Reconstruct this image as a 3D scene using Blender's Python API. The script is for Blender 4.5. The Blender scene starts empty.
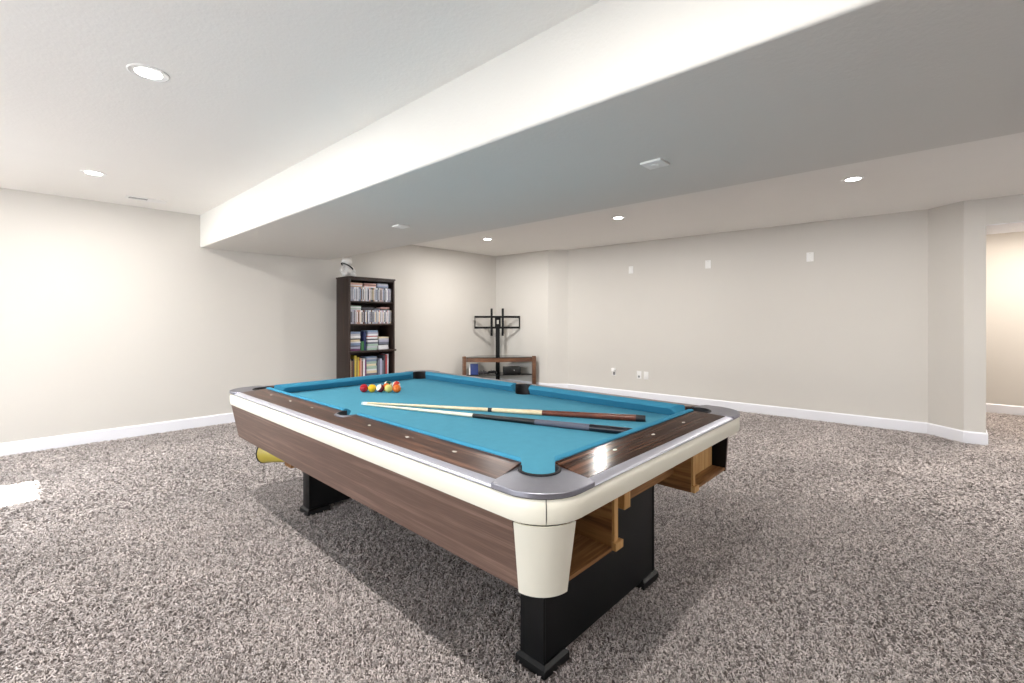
import bpy, bmesh, math, random
import numpy as np
from mathutils import Vector, Matrix
random.seed(7)
PI = math.pi
SC = bpy.context.scene
COL = SC.collection
CE = 2.51            # ceiling height
YL = 6.42            # left wall plane

# ------------------------------------------------------------------ helpers
class MB:
    """collects verts and faces of one mesh"""
    def __init__(s): s.v = []; s.f = []
    def add(s, vs, fs):
        b = len(s.v); s.v += [tuple(p) for p in vs]; s.f += [tuple(i + b for i in f) for f in fs]; return s
    def box(s, x0, x1, y0, y1, z0, z1, bev=0.0, M=None):
        bm = bmesh.new(); bmesh.ops.create_cube(bm, size=1)
        for q in bm.verts:
            q.co = Vector(((x0 + x1) / 2 + q.co.x * (x1 - x0), (y0 + y1) / 2 + q.co.y * (y1 - y0), (z0 + z1) / 2 + q.co.z * (z1 - z0)))
        if bev > 0:
            bmesh.ops.bevel(bm, geom=bm.edges[:], offset=bev, segments=2, profile=0.5, affect='EDGES')
        return s.bm(bm, M)
    def bm(s, bm, M=None):
        if M is not None: bmesh.ops.transform(bm, matrix=M, verts=bm.verts)
        bm.verts.ensure_lookup_table()
        for i, q in enumerate(bm.verts): q.index = i
        s.add([q.co[:] for q in bm.verts], [[q.index for q in f.verts] for f in bm.faces]); bm.free(); return s
    def prism(s, pts, z0, z1):
        """pts: xy outline; z0,z1 number or function(x,y)"""
        g0 = z0 if callable(z0) else (lambda x, y: z0)
        g1 = z1 if callable(z1) else (lambda x, y: z1)
        area = sum(pts[i][0] * pts[(i + 1) % len(pts)][1] - pts[(i + 1) % len(pts)][0] * pts[i][1] for i in range(len(pts)))
        if area < 0: pts = pts[::-1]
        n = len(pts)
        vs = [(x, y, g0(x, y)) for x, y in pts] + [(x, y, g1(x, y)) for x, y in pts]
        fs = [list(range(n))[::-1], [n + i for i in range(n)]] + [[i, (i + 1) % n, n + (i + 1) % n, n + i] for i in range(n)]
        return s.add(vs, fs)
    def loft(s, rings, closed=True, caps=True):
        """rings: list of equal length point loops"""
        n = len(rings[0]); vs = [p for r in rings for p in r]; fs = []
        for k in range(len(rings) - 1):
            for i in range(n if closed else n - 1):
                j = (i + 1) % n
                fs.append([k * n + i, k * n + j, (k + 1) * n + j, (k + 1) * n + i])
        if caps:
            fs.append(list(range(n))[::-1]); fs.append([(len(rings) - 1) * n + i for i in range(n)])
        return s.add(vs, fs)
    def tube(s, p0, p1, r0, r1=None, n=12):
        return s.path([p0, p1], [r0, r0 if r1 is None else r1], n)
    def path(s, ps, rs, n=12):
        ps = [Vector(p) for p in ps]; rings = []
        if not isinstance(rs, (list, tuple)): rs = [rs] * len(ps)
        up = None
        for i, p in enumerate(ps):
            d = (ps[min(i + 1, len(ps) - 1)] - ps[max(i - 1, 0)]).normalized()
            if up is None:
                up = Vector((0, 0, 1)) if abs(d.z) < .9 else Vector((1, 0, 0))
            a = d.cross(up).normalized(); b = a.cross(d).normalized(); up = b
            rings.append([tuple(p + a * rs[i] * math.cos(t) + b * rs[i] * math.sin(t)) for t in [2 * PI * k / n for k in range(n)]])
        return s.loft(rings)
    def lathe(s, prof, n=24, c=(0, 0, 0), M=None):
        rings = []
        for r, z in prof:
            ring = [Vector((r * math.cos(2 * PI * k / n), r * math.sin(2 * PI * k / n), z)) for k in range(n)]
            if M is not None: ring = [M @ p for p in ring]
            rings.append([(p.x + c[0], p.y + c[1], p.z + c[2]) for p in ring])
        return s.loft(rings)
    def ball(s, c, r, seg=24, rg=14, sc=(1, 1, 1), M=None):
        bm = bmesh.new(); bmesh.ops.create_uvsphere(bm, u_segments=seg, v_segments=rg, radius=r)
        T = Matrix.Translation(c) @ (M or Matrix()) @ Matrix.Diagonal((sc[0], sc[1], sc[2], 1))
        return s.bm(bm, T)
    def sub(s, o):
        s.v = [(x - o[0], y - o[1], z - o[2]) for x, y, z in s.v]; return s
    def build(s, name, mat, parent=None, smooth=35):
        me = bpy.data.meshes.new(name); me.from_pydata(s.v, [], s.f); me.validate()
        bm = bmesh.new(); bm.from_mesh(me); bmesh.ops.recalc_face_normals(bm, faces=bm.faces[:])
        if smooth:
            for f in bm.faces: f.smooth = True
            lim = math.radians(smooth)
            for e in bm.edges:
                if len(e.link_faces) == 2 and e.calc_face_angle(0) > lim: e.smooth = False
        bm.to_mesh(me); bm.free()
        me.materials.append(mat)
        o = bpy.data.objects.new(name, me); COL.objects.link(o)
        if parent is not None: o.parent = parent
        return o

def tag(o, label, cat, group=None):
    o['label'] = label; o['category'] = cat
    if group: o['group'] = group
    return o
def empty(name, loc, rz=0.0):
    o = bpy.data.objects.new(name, None); o.location = loc; o.rotation_euler = (0, 0, rz); o.empty_display_size = .05
    COL.objects.link(o); return o
def struct(o): o['kind'] = 'structure'; return o

# ------------------------------------------------------------------ materials
def newmat(name):
    m = bpy.data.materials.new(name); m.use_nodes = True
    return m, m.node_tree.nodes, m.node_tree.links, m.node_tree.nodes['Principled BSDF']
def setp(b, col=None, rough=None, metal=None, spec=None):
    if col is not None: b.inputs['Base Color'].default_value = (*col, 1)
    if rough is not None: b.inputs['Roughness'].default_value = rough
    if metal is not None: b.inputs['Metallic'].default_value = metal
    if spec is not None: b.inputs['Specular IOR Level'].default_value = spec
def srgb(r, g, b):
    def c(u):
        u /= 255.0
        return u / 12.92 if u <= .04045 else ((u + .055) / 1.055) ** 2.4
    return (c(r), c(g), c(b))
def plain(name, col, rough=.5, metal=0.0, var=.06, scale=40, bump=0.0, bscale=200, spec=.5, stretch=(1, 1, 1)):
    """procedural paint: base colour with slight noise, optional bump"""
    m, N, L, b = newmat(name); setp(b, col, rough, metal, spec)
    tc = N.new('ShaderNodeTexCoord'); mp = N.new('ShaderNodeMapping'); mp.inputs['Scale'].default_value = stretch
    L.new(tc.outputs['Object'], mp.inputs['Vector'])
    nz = N.new('ShaderNodeTexNoise'); nz.inputs['Scale'].default_value = scale; nz.inputs['Detail'].default_value = 4
    L.new(mp.outputs['Vector'], nz.inputs['Vector'])
    mx = N.new('ShaderNodeMix'); mx.data_type = 'RGBA'
    mx.inputs['A'].default_value = (*[c * (1 - var) for c in col], 1)
    mx.inputs['B'].default_value = (*[min(1, c * (1 + var)) for c in col], 1)
    L.new(nz.outputs['Fac'], mx.inputs['Factor']); L.new(mx.outputs['Result'], b.inputs['Base Color'])
    if bump:
        n2 = N.new('ShaderNodeTexNoise'); n2.inputs['Scale'].default_value = bscale; n2.inputs['Detail'].default_value = 3
        L.new(mp.outputs['Vector'], n2.inputs['Vector'])
        bp = N.new('ShaderNodeBump'); bp.inputs['Strength'].default_value = bump; bp.inputs['Distance'].default_value = .004
        L.new(n2.outputs['Fac'], bp.inputs['Height']); L.new(bp.outputs['Normal'], b.inputs['Normal'])
    return m
def wood(name, dark, light, rough=.35, axis='Y', scale=9, rings=14, spec=.5, coat=0.0, st=.06):
    m, N, L, b = newmat(name); setp(b, light, rough, 0, spec)
    if coat: b.inputs['Coat Weight'].default_value = coat; b.inputs['Coat Roughness'].default_value = .12
    tc = N.new('ShaderNodeTexCoord'); mp = N.new('ShaderNodeMapping')
    k = {'X': (st, 1, 1), 'Y': (1, st, 1), 'Z': (1, 1, st)}[axis]
    mp.inputs['Scale'].default_value = [c * scale for c in k]
    L.new(tc.outputs['Object'], mp.inputs['Vector'])
    n1 = N.new('ShaderNodeTexNoise'); n1.inputs['Scale'].default_value = 2.2; n1.inputs['Detail'].default_value = 6; n1.inputs['Distortion'].default_value = .6
    L.new(mp.outputs['Vector'], n1.inputs['Vector'])
    mul = N.new('ShaderNodeMath'); mul.operation = 'MULTIPLY'; mul.inputs[1].default_value = rings
    L.new(n1.outputs['Fac'], mul.inputs[0])
    sn = N.new('ShaderNodeMath'); sn.operation = 'SINE'; L.new(mul.outputs[0], sn.inputs[0])
    n2 = N.new('ShaderNodeTexNoise'); n2.inputs['Scale'].default_value = 14; n2.inputs['Detail'].default_value = 5
    L.new(mp.outputs['Vector'], n2.inputs['Vector'])
    ad = N.new('ShaderNodeMath'); ad.operation = 'MULTIPLY_ADD'; ad.inputs[1].default_value = .28; L.new(sn.outputs[0], ad.inputs[0]); L.new(n2.outputs['Fac'], ad.inputs[2])
    rp = N.new('ShaderNodeValToRGB'); rp.color_ramp.elements[0].position = .2; rp.color_ramp.elements[1].position = .8
    rp.color_ramp.elements[0].color = (*dark, 1); rp.color_ramp.elements[1].color = (*light, 1)
    L.new(ad.outputs[0], rp.inputs['Fac']); L.new(rp.outputs['Color'], b.inputs['Base Color'])
    return m
def emit(name, col, st):
    m, N, L, b = newmat(name); setp(b, (1, 1, 1), .4)
    b.inputs['Emission Color'].default_value = (*col, 1); b.inputs['Emission Strength'].default_value = st
    return m

WALL = plain('wall_paint', srgb(207, 203, 197), .85, var=.012, scale=3, bump=.12, bscale=140, spec=.2)
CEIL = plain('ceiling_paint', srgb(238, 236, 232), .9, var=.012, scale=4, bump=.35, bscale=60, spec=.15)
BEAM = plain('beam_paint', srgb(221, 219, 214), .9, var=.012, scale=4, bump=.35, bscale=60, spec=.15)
TRIM = plain('white_trim_paint', srgb(232, 232, 238), .4, var=.01, scale=5)
PLATE = plain('white_plate_plastic', srgb(235, 234, 232), .35, var=.01, scale=60)
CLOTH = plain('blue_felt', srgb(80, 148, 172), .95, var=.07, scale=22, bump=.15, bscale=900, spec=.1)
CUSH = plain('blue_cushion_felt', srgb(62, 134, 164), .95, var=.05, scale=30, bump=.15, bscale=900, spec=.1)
WOODY = wood('walnut_laminate_long', srgb(58, 36, 27), srgb(124, 88, 70), .30, 'Y', 15, 10, st=.03)
WOODX = wood('walnut_laminate_short', srgb(46, 28, 21), srgb(108, 76, 60), .17, 'X', 15, 10, st=.03, spec=.035)
PANEL = wood('walnut_panel', srgb(92, 70, 60), srgb(132, 106, 94), .42, 'Y', 24, 8, st=.018)
CHROME = plain('brushed_aluminium', srgb(190, 190, 200), .42, .8, var=.05, scale=60)
CAST = plain('cast_aluminium', srgb(150, 150, 160), .38, .9, var=.06, scale=45, bump=.08, bscale=400)
IVORY = plain('ivory_vinyl', srgb(220, 216, 202), .42, var=.02, scale=9, bump=.06, bscale=30)
BLACKW = plain('black_painted_wood', srgb(13, 13, 14), .5, spec=.3, var=.25, scale=14, stretch=(1, 1, .3))
BLACKP = plain('black_plastic', srgb(15, 15, 16), .4, var=.1, scale=30)
RUBBER = plain('black_rubber', srgb(22, 20, 24), .6, var=.1, scale=30)
PLY = wood('plywood', srgb(120, 82, 48), srgb(176, 132, 86), .6, 'X', 8, 9, spec=.2)
PLYV = wood('plywood_upright', srgb(104, 70, 40), srgb(160, 116, 72), .6, 'Y', 8, 16, spec=.2)
PINE = wood('pine_block', srgb(176, 132, 80), srgb(206, 168, 116), .55, 'Z', 8, 7, spec=.2)
YELLOW = plain('yellow_plastic', srgb(172, 154, 62), .45, var=.06, scale=20)
ESPR = wood('espresso_wood', srgb(38, 26, 22), srgb(66, 46, 38), .4, 'Z', 10, 8)
ESPRX = wood('espresso_shelf_wood', srgb(38, 26, 22), srgb(66, 46, 38), .4, 'X', 10, 8)
STANDW = wood('brown_stand_wood', srgb(84, 54, 36), srgb(126, 88, 60), .4, 'X', 10, 8)
GLASSB = plain('black_glass', srgb(16, 16, 18), .08, var=.05, scale=10)
STEEL = plain('black_steel', srgb(8, 8, 9), .6, spec=.25, var=.1, scale=40)
SIGHT = plain('pearl_inlay', srgb(188, 182, 172), .25, var=.05, scale=200)
LENS = emit('lamp_lens', (1, .97, .93), 22)
WHITEP = plain('white_plush', srgb(222, 220, 218), .95, var=.05, scale=60, bump=.5, bscale=300, spec=.1)
DARKC = plain('dark_cloth_strap', srgb(34, 36, 40), .8, var=.1, scale=80)

# carpet
def carpet_mat(name, use_attr):
    m, N, L, b = newmat(name); setp(b, (.3, .27, .25), .95, 0, .1)
    b.inputs['Sheen Weight'].default_value = .25
    tc = N.new('ShaderNodeTexCoord')
    big = N.new('ShaderNodeTexNoise'); big.inputs['Scale'].default_value = 1.6; big.inputs['Detail'].default_value = 3
    L.new(tc.outputs['Object'], big.inputs['Vector'])
    rp = N.new('ShaderNodeValToRGB')
    e = rp.color_ramp.elements
    e[0].position = .0; e[1].position = 1.0
    if use_attr:
        e[0].color = (*srgb(98, 89, 85), 1); e[1].color = (*srgb(224, 214, 210), 1)
        at = N.new('ShaderNodeAttribute'); at.attribute_name = 'yarn'
        L.new(at.outputs['Fac'], rp.inputs['Fac'])
    else:
        e[0].color = (*srgb(70, 61, 58), 1); e[1].color = (*srgb(120, 108, 104), 1)
        fn = N.new('ShaderNodeTexNoise'); fn.inputs['Scale'].default_value = 90; fn.inputs['Detail'].default_value = 3
        L.new(tc.outputs['Object'], fn.inputs['Vector']); L.new(fn.outputs['Fac'], rp.inputs['Fac'])
        bp = N.new('ShaderNodeBump'); bp.inputs['Strength'].default_value = .8; bp.inputs['Distance'].default_value = .01
        L.new(fn.outputs['Fac'], bp.inputs['Height']); L.new(bp.outputs['Normal'], b.inputs['Normal'])
    mr = N.new('ShaderNodeMapRange'); mr.inputs['From Min'].default_value = .35; mr.inputs['From Max'].default_value = .65
    mr.inputs['To Min'].default_value = .86; mr.inputs['To Max'].default_value = 1.06
    L.new(big.outputs['Fac'], mr.inputs['Value'])
    sc = N.new('ShaderNodeVectorMath'); sc.operation = 'SCALE'
    L.new(rp.outputs['Color'], sc.inputs[0]); L.new(mr.outputs['Result'], sc.inputs['Scale'])
    L.new(sc.outputs['Vector'], b.inputs['Base Color'])
    return m
CARPET = carpet_mat('carpet_backing', False)
YARN = carpet_mat('carpet_yarn', True)

# ------------------------------------------------------------------ the room
# back wall outline (plan), from the far corner towards the hall opening
A = (6.37, YL); B = (6.44, 5.16); C_ = (6.665, 4.88); D = (6.93, .13); E_ = (6.69, -.15); F = (6.72, -.312)
XW = -2.6; YN = -3.6; XH = 9.08
floor = struct(MB().box(XW - .3, XH + .3, YN - .2, YL + .2, -.12, 0).build('floor', CARPET))
ceiling = struct(MB().box(XW - .3, XH + .3, YN - .2, YL + .2, CE, CE + .12).build('ceiling', CEIL))
bx0 = lambda y: 1.44 + (YL - y) * .0150
bx1 = lambda y: 3.00 + (YL - y) * .0130
beam_pts = [(bx0(YL), YL), (bx0(YN), YN), (bx1(YN), YN), (bx1(YL), YL)]
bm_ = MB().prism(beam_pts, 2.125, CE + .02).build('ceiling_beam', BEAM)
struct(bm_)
bv = bm_.modifiers.new('rounded_corner', 'BEVEL'); bv.width = .014; bv.segments = 3
struct(MB().box(XW - .2, 6.55, YL, YL + .15, 0, CE).build('wall_left', WALL))
wb = MB().prism([A, B, C_, D, E_, F, (7.45, -.312), (7.45, .4), (7.1, .4), (7.1, YL + .15), (6.37, YL + .15)], 0, CE)
wb.box(6.72, 7.45, -1.35, -.312, 2.2415, CE)
wb.box(6.72, 6.9, YN, -1.35, 0, CE)
struct(wb.build('wall_back', WALL, smooth=20))
struct(MB().box(6.722, 7.45, -1.349, -.3125, 2.235, 2.2412).build('bright_soffit_paint', TRIM))  # white sheet under the header: the hall's bounced light put into its colour
struct(MB().box(XH, XH + .15, -3.4, 2.2, 0, CE).build('wall_hall', WALL))
hs = MB().box(7.45, XH, 1.9, 2.05, 0, CE); hs.box(6.9, XH, -3.4, -3.25, 0, CE)
struct(hs.build('wall_hallside', WALL))
NW = (3.2, 5.6, .35, 2.13)  # opening for the added window, out of view
nw = MB(); nw.box(XW - .2, NW[0], YN - .15, YN, 0, CE); nw.box(NW[1], 6.9, YN - .15, YN, 0, CE)
nw.box(NW[0], NW[1], YN - .15, YN, 0, NW[2]); nw.box(NW[0], NW[1], YN - .15, YN, NW[3], CE)
struct(nw.build('wall_near', WALL))
# window wall with two openings: a glazed door and a small egress window
WIN = [(.35, 3.2, .05, 2.12), (4.50, 5.16, .50, 2.13)]
ww = MB()
ys = [YN, WIN[0][0], WIN[0][1], WIN[1][0], WIN[1][1], YL]
for k in (0, 2, 4): ww.box(XW - .2, XW, ys[k], ys[k + 1], 0, CE)
for (y0, y1, z0, z1) in WIN:
    ww.box(XW - .2, XW, y0, y1, 0, z0); ww.box(XW - .2, XW, y0, y1, z1, CE)
struct(ww.build('wall_window', WALL))

m, N, L, b = newmat('window_glass')
N.remove(b); tr = N.new('ShaderNodeBsdfTransparent'); tr.inputs['Color'].default_value = (.97, .98, .98, 1)
gl = N.new('ShaderNodeBsdfGlossy'); gl.inputs['Roughness'].default_value = .02
ms = N.new('ShaderNodeMixShader'); ms.inputs['Fac'].default_value = .05
L.new(tr.outputs[0], ms.inputs[1]); L.new(gl.outputs[0], ms.inputs[2]); L.new(ms.outputs[0], N['Material Output'].inputs['Surface'])
PANE = m
def window(name, y0, y1, z0, z1, bars_y, bars_z):
    fr = MB(); x0, x1 = XW - .14, XW - .08; t = .05
    fr.box(x0, x1, y0, y0 + t, z0, z1); fr.box(x0, x1, y1 - t, y1, z0, z1)
    fr.box(x0, x1, y0 + t, y1 - t, z0, z0 + t); fr.box(x0, x1, y0 + t, y1 - t, z1 - t, z1)
    for q in bars_y: fr.box(x0, x1, q - .022, q + .022, z0 + t, z1 - t)
    for q in bars_z: fr.box(x0, x1, y0 + t, y1 - t, q - .016, q + .016)
    o = struct(fr.build(name, TRIM))
    MB().box(XW - .115, XW - .110, y0 + t, y1 - t, z0 + t, z1 - t).build('pane', PANE, o)
    return o
window('window_1', *WIN[0], [1.775], [])
window('window_2', *WIN[1], [4.69], [])

fr = MB(); t = .05
fr.box(NW[0], NW[0] + t, YN - .13, YN - .08, NW[2], NW[3]); fr.box(NW[1] - t, NW[1], YN - .13, YN - .08, NW[2], NW[3])
fr.box(NW[0] + t, NW[1] - t, YN - .13, YN - .08, NW[2], NW[2] + t); fr.box(NW[0] + t, NW[1] - t, YN - .13, YN - .08, NW[3] - t, NW[3])
fr.box(4.384, 4.416, YN - .13, YN - .08, NW[2] + t, NW[3] - t)
w3 = struct(fr.build('window_added', TRIM)); MB().box(NW[0] + t, NW[1] - t, YN - .108, YN - .103, NW[2] + t, NW[3] - t).build('pane', PANE, w3)  # unseen window, added to bring more light onto the back wall

# baseboards (follow the walls)
def baseboard(name, pts, h=.125, t=.016, side=1):
    """strip along an open plan polyline, offset to its left (side=1)"""
    n = len(pts); P = [Vector(p) for p in pts]; off = []
    for i in range(n):
        ds = []
        if i > 0: ds.append((P[i] - P[i - 1]).normalized())
        if i < n - 1: ds.append((P[i + 1] - P[i]).normalized())
        ns = [Vector((-d.y, d.x)) * side for d in ds]
        nn = sum(ns, Vector((0, 0))) / len(ns); nn = nn / max(.3, nn.length_squared)
        off.append((P[i], nn))
    prof = [(0, 0), (t, 0), (t, h - .012), (t * .45, h), (0, h)]
    rings = [[(p.x + nn.x * u, p.y + nn.y * u, z) for u, z in prof] for p, nn in off]
    return struct(MB().loft(rings).build(name, TRIM, smooth=20))
baseboard('baseboard_left', [(XW, YL), A], side=-1)
baseboard('baseboard_back', [A, B, C_, D, E_, F, (7.45, -.312)], side=-1)
baseboard('baseboard_hall', [(XH, 1.9), (XH, -3.25)], side=-1)

# carpet pile: short bent yarns over the floor around the table
def carpet_pile():
    rng = np.random.default_rng(3)
    zones = [(.25, 2.3, 32000, .74, 88), (2.3, 4.0, 19000, .88, 74), (4.0, 9.6, 7500, 1.3, 62)]
    Pts = []; Sc = []
    for r0, r1, dens, s, sp_a in zones:
        a0, a1 = math.radians(43.2 - sp_a), math.radians(43.2 + sp_a)
        area = .5 * (r1 * r1 - r0 * r0) * (a1 - a0); n = int(area * dens)
        r = np.sqrt(rng.uniform(r0 * r0, r1 * r1, n)); a = rng.uniform(a0, a1, n)
        Pts.append(np.stack([r * np.cos(a), r * np.sin(a)], 1)); Sc.append(np.full(n, s))
    P = np.concatenate(Pts); S = np.concatenate(Sc)
    x, y = P[:, 0], P[:, 1]
    # keep what lies on the room's floor and in the hall
    inroom = (y < YL - .03) & (x > XW) & ((x < np.interp(y, [-3, -.33, -.32, -.15, .13, 4.88, 5.16, YL], [XH - .05, XH - .05, 6.66, 6.63, 6.88, 6.62, 6.40, 6.34])))
    for (px0, px1, py0, py1) in [(xa - .014, xa + .160, ya - .014, ya + .147) for xa in (1.272, 2.018) for ya in (1.035, 3.012)] + [(3.10, 3.87, 6.02, 6.42)]:
        inroom &= ~((x > px0) & (x < px1) & (y > py0) & (y < py1))
    P = P[inroom]; S = S[inroom]; n = len(P)
    ang = rng.uniform(0, 2 * PI, n); hgt = rng.uniform(.008, .016, n); ln = rng.uniform(.010, .024, n) * S
    w = rng.uniform(.0020, .0036, n) * S
    dx, dy = np.cos(ang), np.sin(ang); bend = rng.uniform(-.6, .6, n)
    V = np.zeros((n, 3, 3, 3))
    for k, t in enumerate((0, .5, 1.0)):
        cx = P[:, 0] + dx * ln * t - dy * ln * bend * t * t; cy = P[:, 1] + dy * ln * t + dx * ln * bend * t * t
        cz = hgt * math.sin(min(1, t * 1.25) * PI / 2) * (1 if t < .9 else .86) - (.002 if t == 0 else 0)
        wk = w * (.8 if t == 0 else (1 if t < .9 else .55))
        V[:, k, 0] = np.stack([cx - -dy * wk, cy - dx * wk, cz - wk * .5], 1)
        V[:, k, 1] = np.stack([cx, cy, cz + wk * .35], 1)
        V[:, k, 2] = np.stack([cx + -dy * wk, cy + dx * wk, cz - wk * .5], 1)
    quad = []
    for k in range(2):
        for c in range(2):
            quad.append([k * 3 + c, k * 3 + c + 1, (k + 1) * 3 + c + 1, (k + 1) * 3 + c])
    quad = np.array(quad); F_ = (quad[None] + (np.arange(n) * 9)[:, None, None]).reshape(-1)
    me = bpy.data.meshes.new('carpet_pile'); nv = n * 9; nf = n * 4
    me.vertices.add(nv); me.vertices.foreach_set('co', V.reshape(-1).astype(np.float32))
    me.loops.add(nf * 4); me.loops.foreach_set('vertex_index', F_.astype(np.int32))
    me.polygons.add(nf); me.polygons.foreach_set('loop_start', np.arange(0, nf * 4, 4, dtype=np.int32))
    me.polygons.foreach_set('use_smooth', np.ones(nf, dtype=bool))
    at = me.attributes.new('yarn', 'FLOAT', 'POINT'); at.data.foreach_set('value', np.repeat(rng.uniform(0, 1, n), 9).astype(np.float32))
    me.update(); me.validate(); me.materials.append(YARN)
    o = bpy.data.objects.new('carpet_pile', me); COL.objects.link(o)
    o['kind'] = 'stuff'; tag(o, 'taupe shaggy carpet pile covering the whole floor', 'carpet')
carpet_pile()

# ------------------------------------------------------------------ pool table
TX, TY = 1.7465, 2.1300; HX, HY = .8215, 1.3910; RC = .150
T = empty('pool_table', (TX, TY, 0))
tag(T, 'pool table with blue cloth, walnut rails, ivory band and black pedestal legs on the carpet', 'pool table')

def rr(u, z, n=10):
    """rounded rectangle loop of the table outline, inset by u"""
    hx, hy, r = HX - u, HY - u, max(.01, RC - u); out = []
    for cx, cy, a0 in ((hx - r, hy - r, 0), (-hx + r, hy - r, PI / 2), (-hx + r, -hy + r, PI), (hx - r, -hy + r, 1.5 * PI)):
        for k in range(n + 1):
            a = a0 + PI / 2 * k / n; out.append((cx + r * math.cos(a), cy + r * math.sin(a), z))
    return out
def sweep(prof, n=10):
    mb = MB(); rings = [rr(u, z, n) for u, z in prof]; rings.append(rings[0])
    return mb.loft(rings, True, False)
sweep([(.014, .724), (.004, .730), (.0005, .745), (0, .770), (.001, .788), (.006, .7965), (.03, .7965), (.03, .724)]).build('apron_band', IVORY, T)
sweep([(.004, .7995), (.0015, .802), (.0030, .8055), (.008, .8085), (.034, .8146), (.034, .7995)]).build('trim_strip', CHROME, T, 60)
sweep([(.0075, .7968), (.0055, .7975), (.0055, .7992), (.03, .7993), (.03, .7968)]).build('shadow_gap', RUBBER, T)
# crack at the near corner of the ivory band
sm = MB(); prof = [(.0135, .7245), (.0035, .7305), (-.0002, .745), (-.0006, .770), (.0004, .790), (.0045, .798)]
rows = []
for u, z in prof:
    r = RC - u; hw = .0012 if z > .735 else .0005
    row = []
    for s_ in (-1, 1):
        a = PI + PI / 4 + s_ * hw / RC
        row.append((-HX + RC + (r + .0004) * math.cos(a), -HY + RC + (r + .0004) * math.sin(a), z))
    rows.append(row)
vs = [p for r in rows for p in r]
sm.add(vs, [[2 * i, 2 * i + 1, 2 * i + 3, 2 * i + 2] for i in range(len(prof) - 1)])
sm.build('seam_crack', RUBBER, T)

SL = lambda sx: (lambda u, v: (sx * (HX - u), v))          # long sides
SS = lambda sy: (lambda u, v: (v, sy * (HY - u)))          # short sides
PC = .188; PR = .066
ztop = lambda u: .8135 + (u - .033) * .0870
def arc(cx, cy, r, a0, a1, n=10):
    return [(cx + r * math.cos(a0 + (a1 - a0) * k / n), cy + r * math.sin(a0 + (a1 - a0) * k / n)) for k in range(n + 1)]
CPROF = [(.178, .772), (.178, .8300), (.184, .8345), (.196, .8345), (.212, .8285), (.2255, .8190), (.2285, .8135), (.224, .8085), (.196, .772)]
def rail(fn, vA, vB, kA, kB, pts, mat, sights, inv):
    """one rail: wood top (pts in u,v), cushion, sights"""
    xy = [fn(u, v) for u, v in pts]
    zf = lambda x, y: ztop(inv(x, y))
    r = MB().prism(xy, .775, zf).build('rail', mat, T)
    ring0 = [(*fn(u, vA + kA * (u - .178)), z) for u, z in CPROF]; ring1 = [(*fn(u, vB + kB * (u - .178)), z) for u, z in CPROF]
    c = MB().loft([ring0, ring1]).build('cushion', CUSH, r, 50)
    for v in sights:
        mb = MB(); loop = []
        for k in range(16):
            a = 2 * PI * k / 16; u_, v_ = .118 + .006 * math.sin(a), v + .0115 * math.cos(a)
            loop.append((u_, v_))
        mb.prism([fn(*q) for q in loop], .80, lambda x, y: ztop(inv(x, y)) + .0006)
        mb.build('sight', SIGHT, r)
FL = HY - .228
for sx in (-1, 1):
    fn = SL(sx); inv = lambda x, y: HX - abs(x)
    for sy in (-1, 1):
        e = HY - .226; e2 = HY - .256
        pts = [(.033, sy * e), (.178, sy * e2), (.178, sy * .071)]
        pts += [(q[0], sy * abs(q[1])) for q in arc(.185, 0, .0715, PI / 2 + .1, PI, 8)]
        pts += [(.033, 0.0)]
        rail(fn, sy * (HY - .256), sy * .070, -sy * 1.2, sy * .3, pts, WOODY, [sy * FL * k / 4 for k in (1, 2, 3)], inv)
for sy in (-1, 1):
    fn = SS(sy); inv = lambda x, y: HY - abs(y)
    e = HX - .226; e2 = HX - .256
    pts = [(.033, -e), (.178, -e2), (.178, e2), (.033, e)]
    rail(fn, -(HX - .256), HX - .256, 1.2, -1.2, pts, WOODX, [(HX - .228) * k / 2 for k in (-1, 0, 1)], inv)
# cloth bed with pocket notches
ex, ey = HX - .19, HY - .19
bed = []
def cb(sx, sy, rev):
    q = arc(sx * (HX - PC), sy * (HY - PC), PR + .001, 0, PI / 2, 8)
    cx, cy = sx * (HX - PC), sy * (HY - PC)
    q = [(cx - sx * (x - 0) * 1, cy - sy * y) for x, y in [(PR * math.cos(a), PR * math.sin(a)) for a in [PI / 2 * k / 8 for k in range(9)]]]
    return q[::-1] if rev else q
def sp(sx):
    q = [(sx * (HX - .172) - sx * PR * math.cos(a), PR * math.sin(a)) for a in [-PI / 2 + PI * k / 10 for k in range(11)]]
    q = [(x, y) for x, y in q if abs(x) <= ex]
    return [(sx * ex, q[0][1])] + q + [(sx * ex, q[-1][1])]
# order: near-left, near-right, right side pocket, far-right, far-left, left side pocket
o1 = cb(-1, -1, True)    # from (cx, cy+PR..) to (cx+PR, cy)
bed += o1 + cb(1, -1, False) + sp(1) + cb(1, 1, True) + cb(-1, 1, False) + sp(-1)[::-1]
MB().prism(bed, .735, .770).build('cloth_bed', CLOTH, T)
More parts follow.
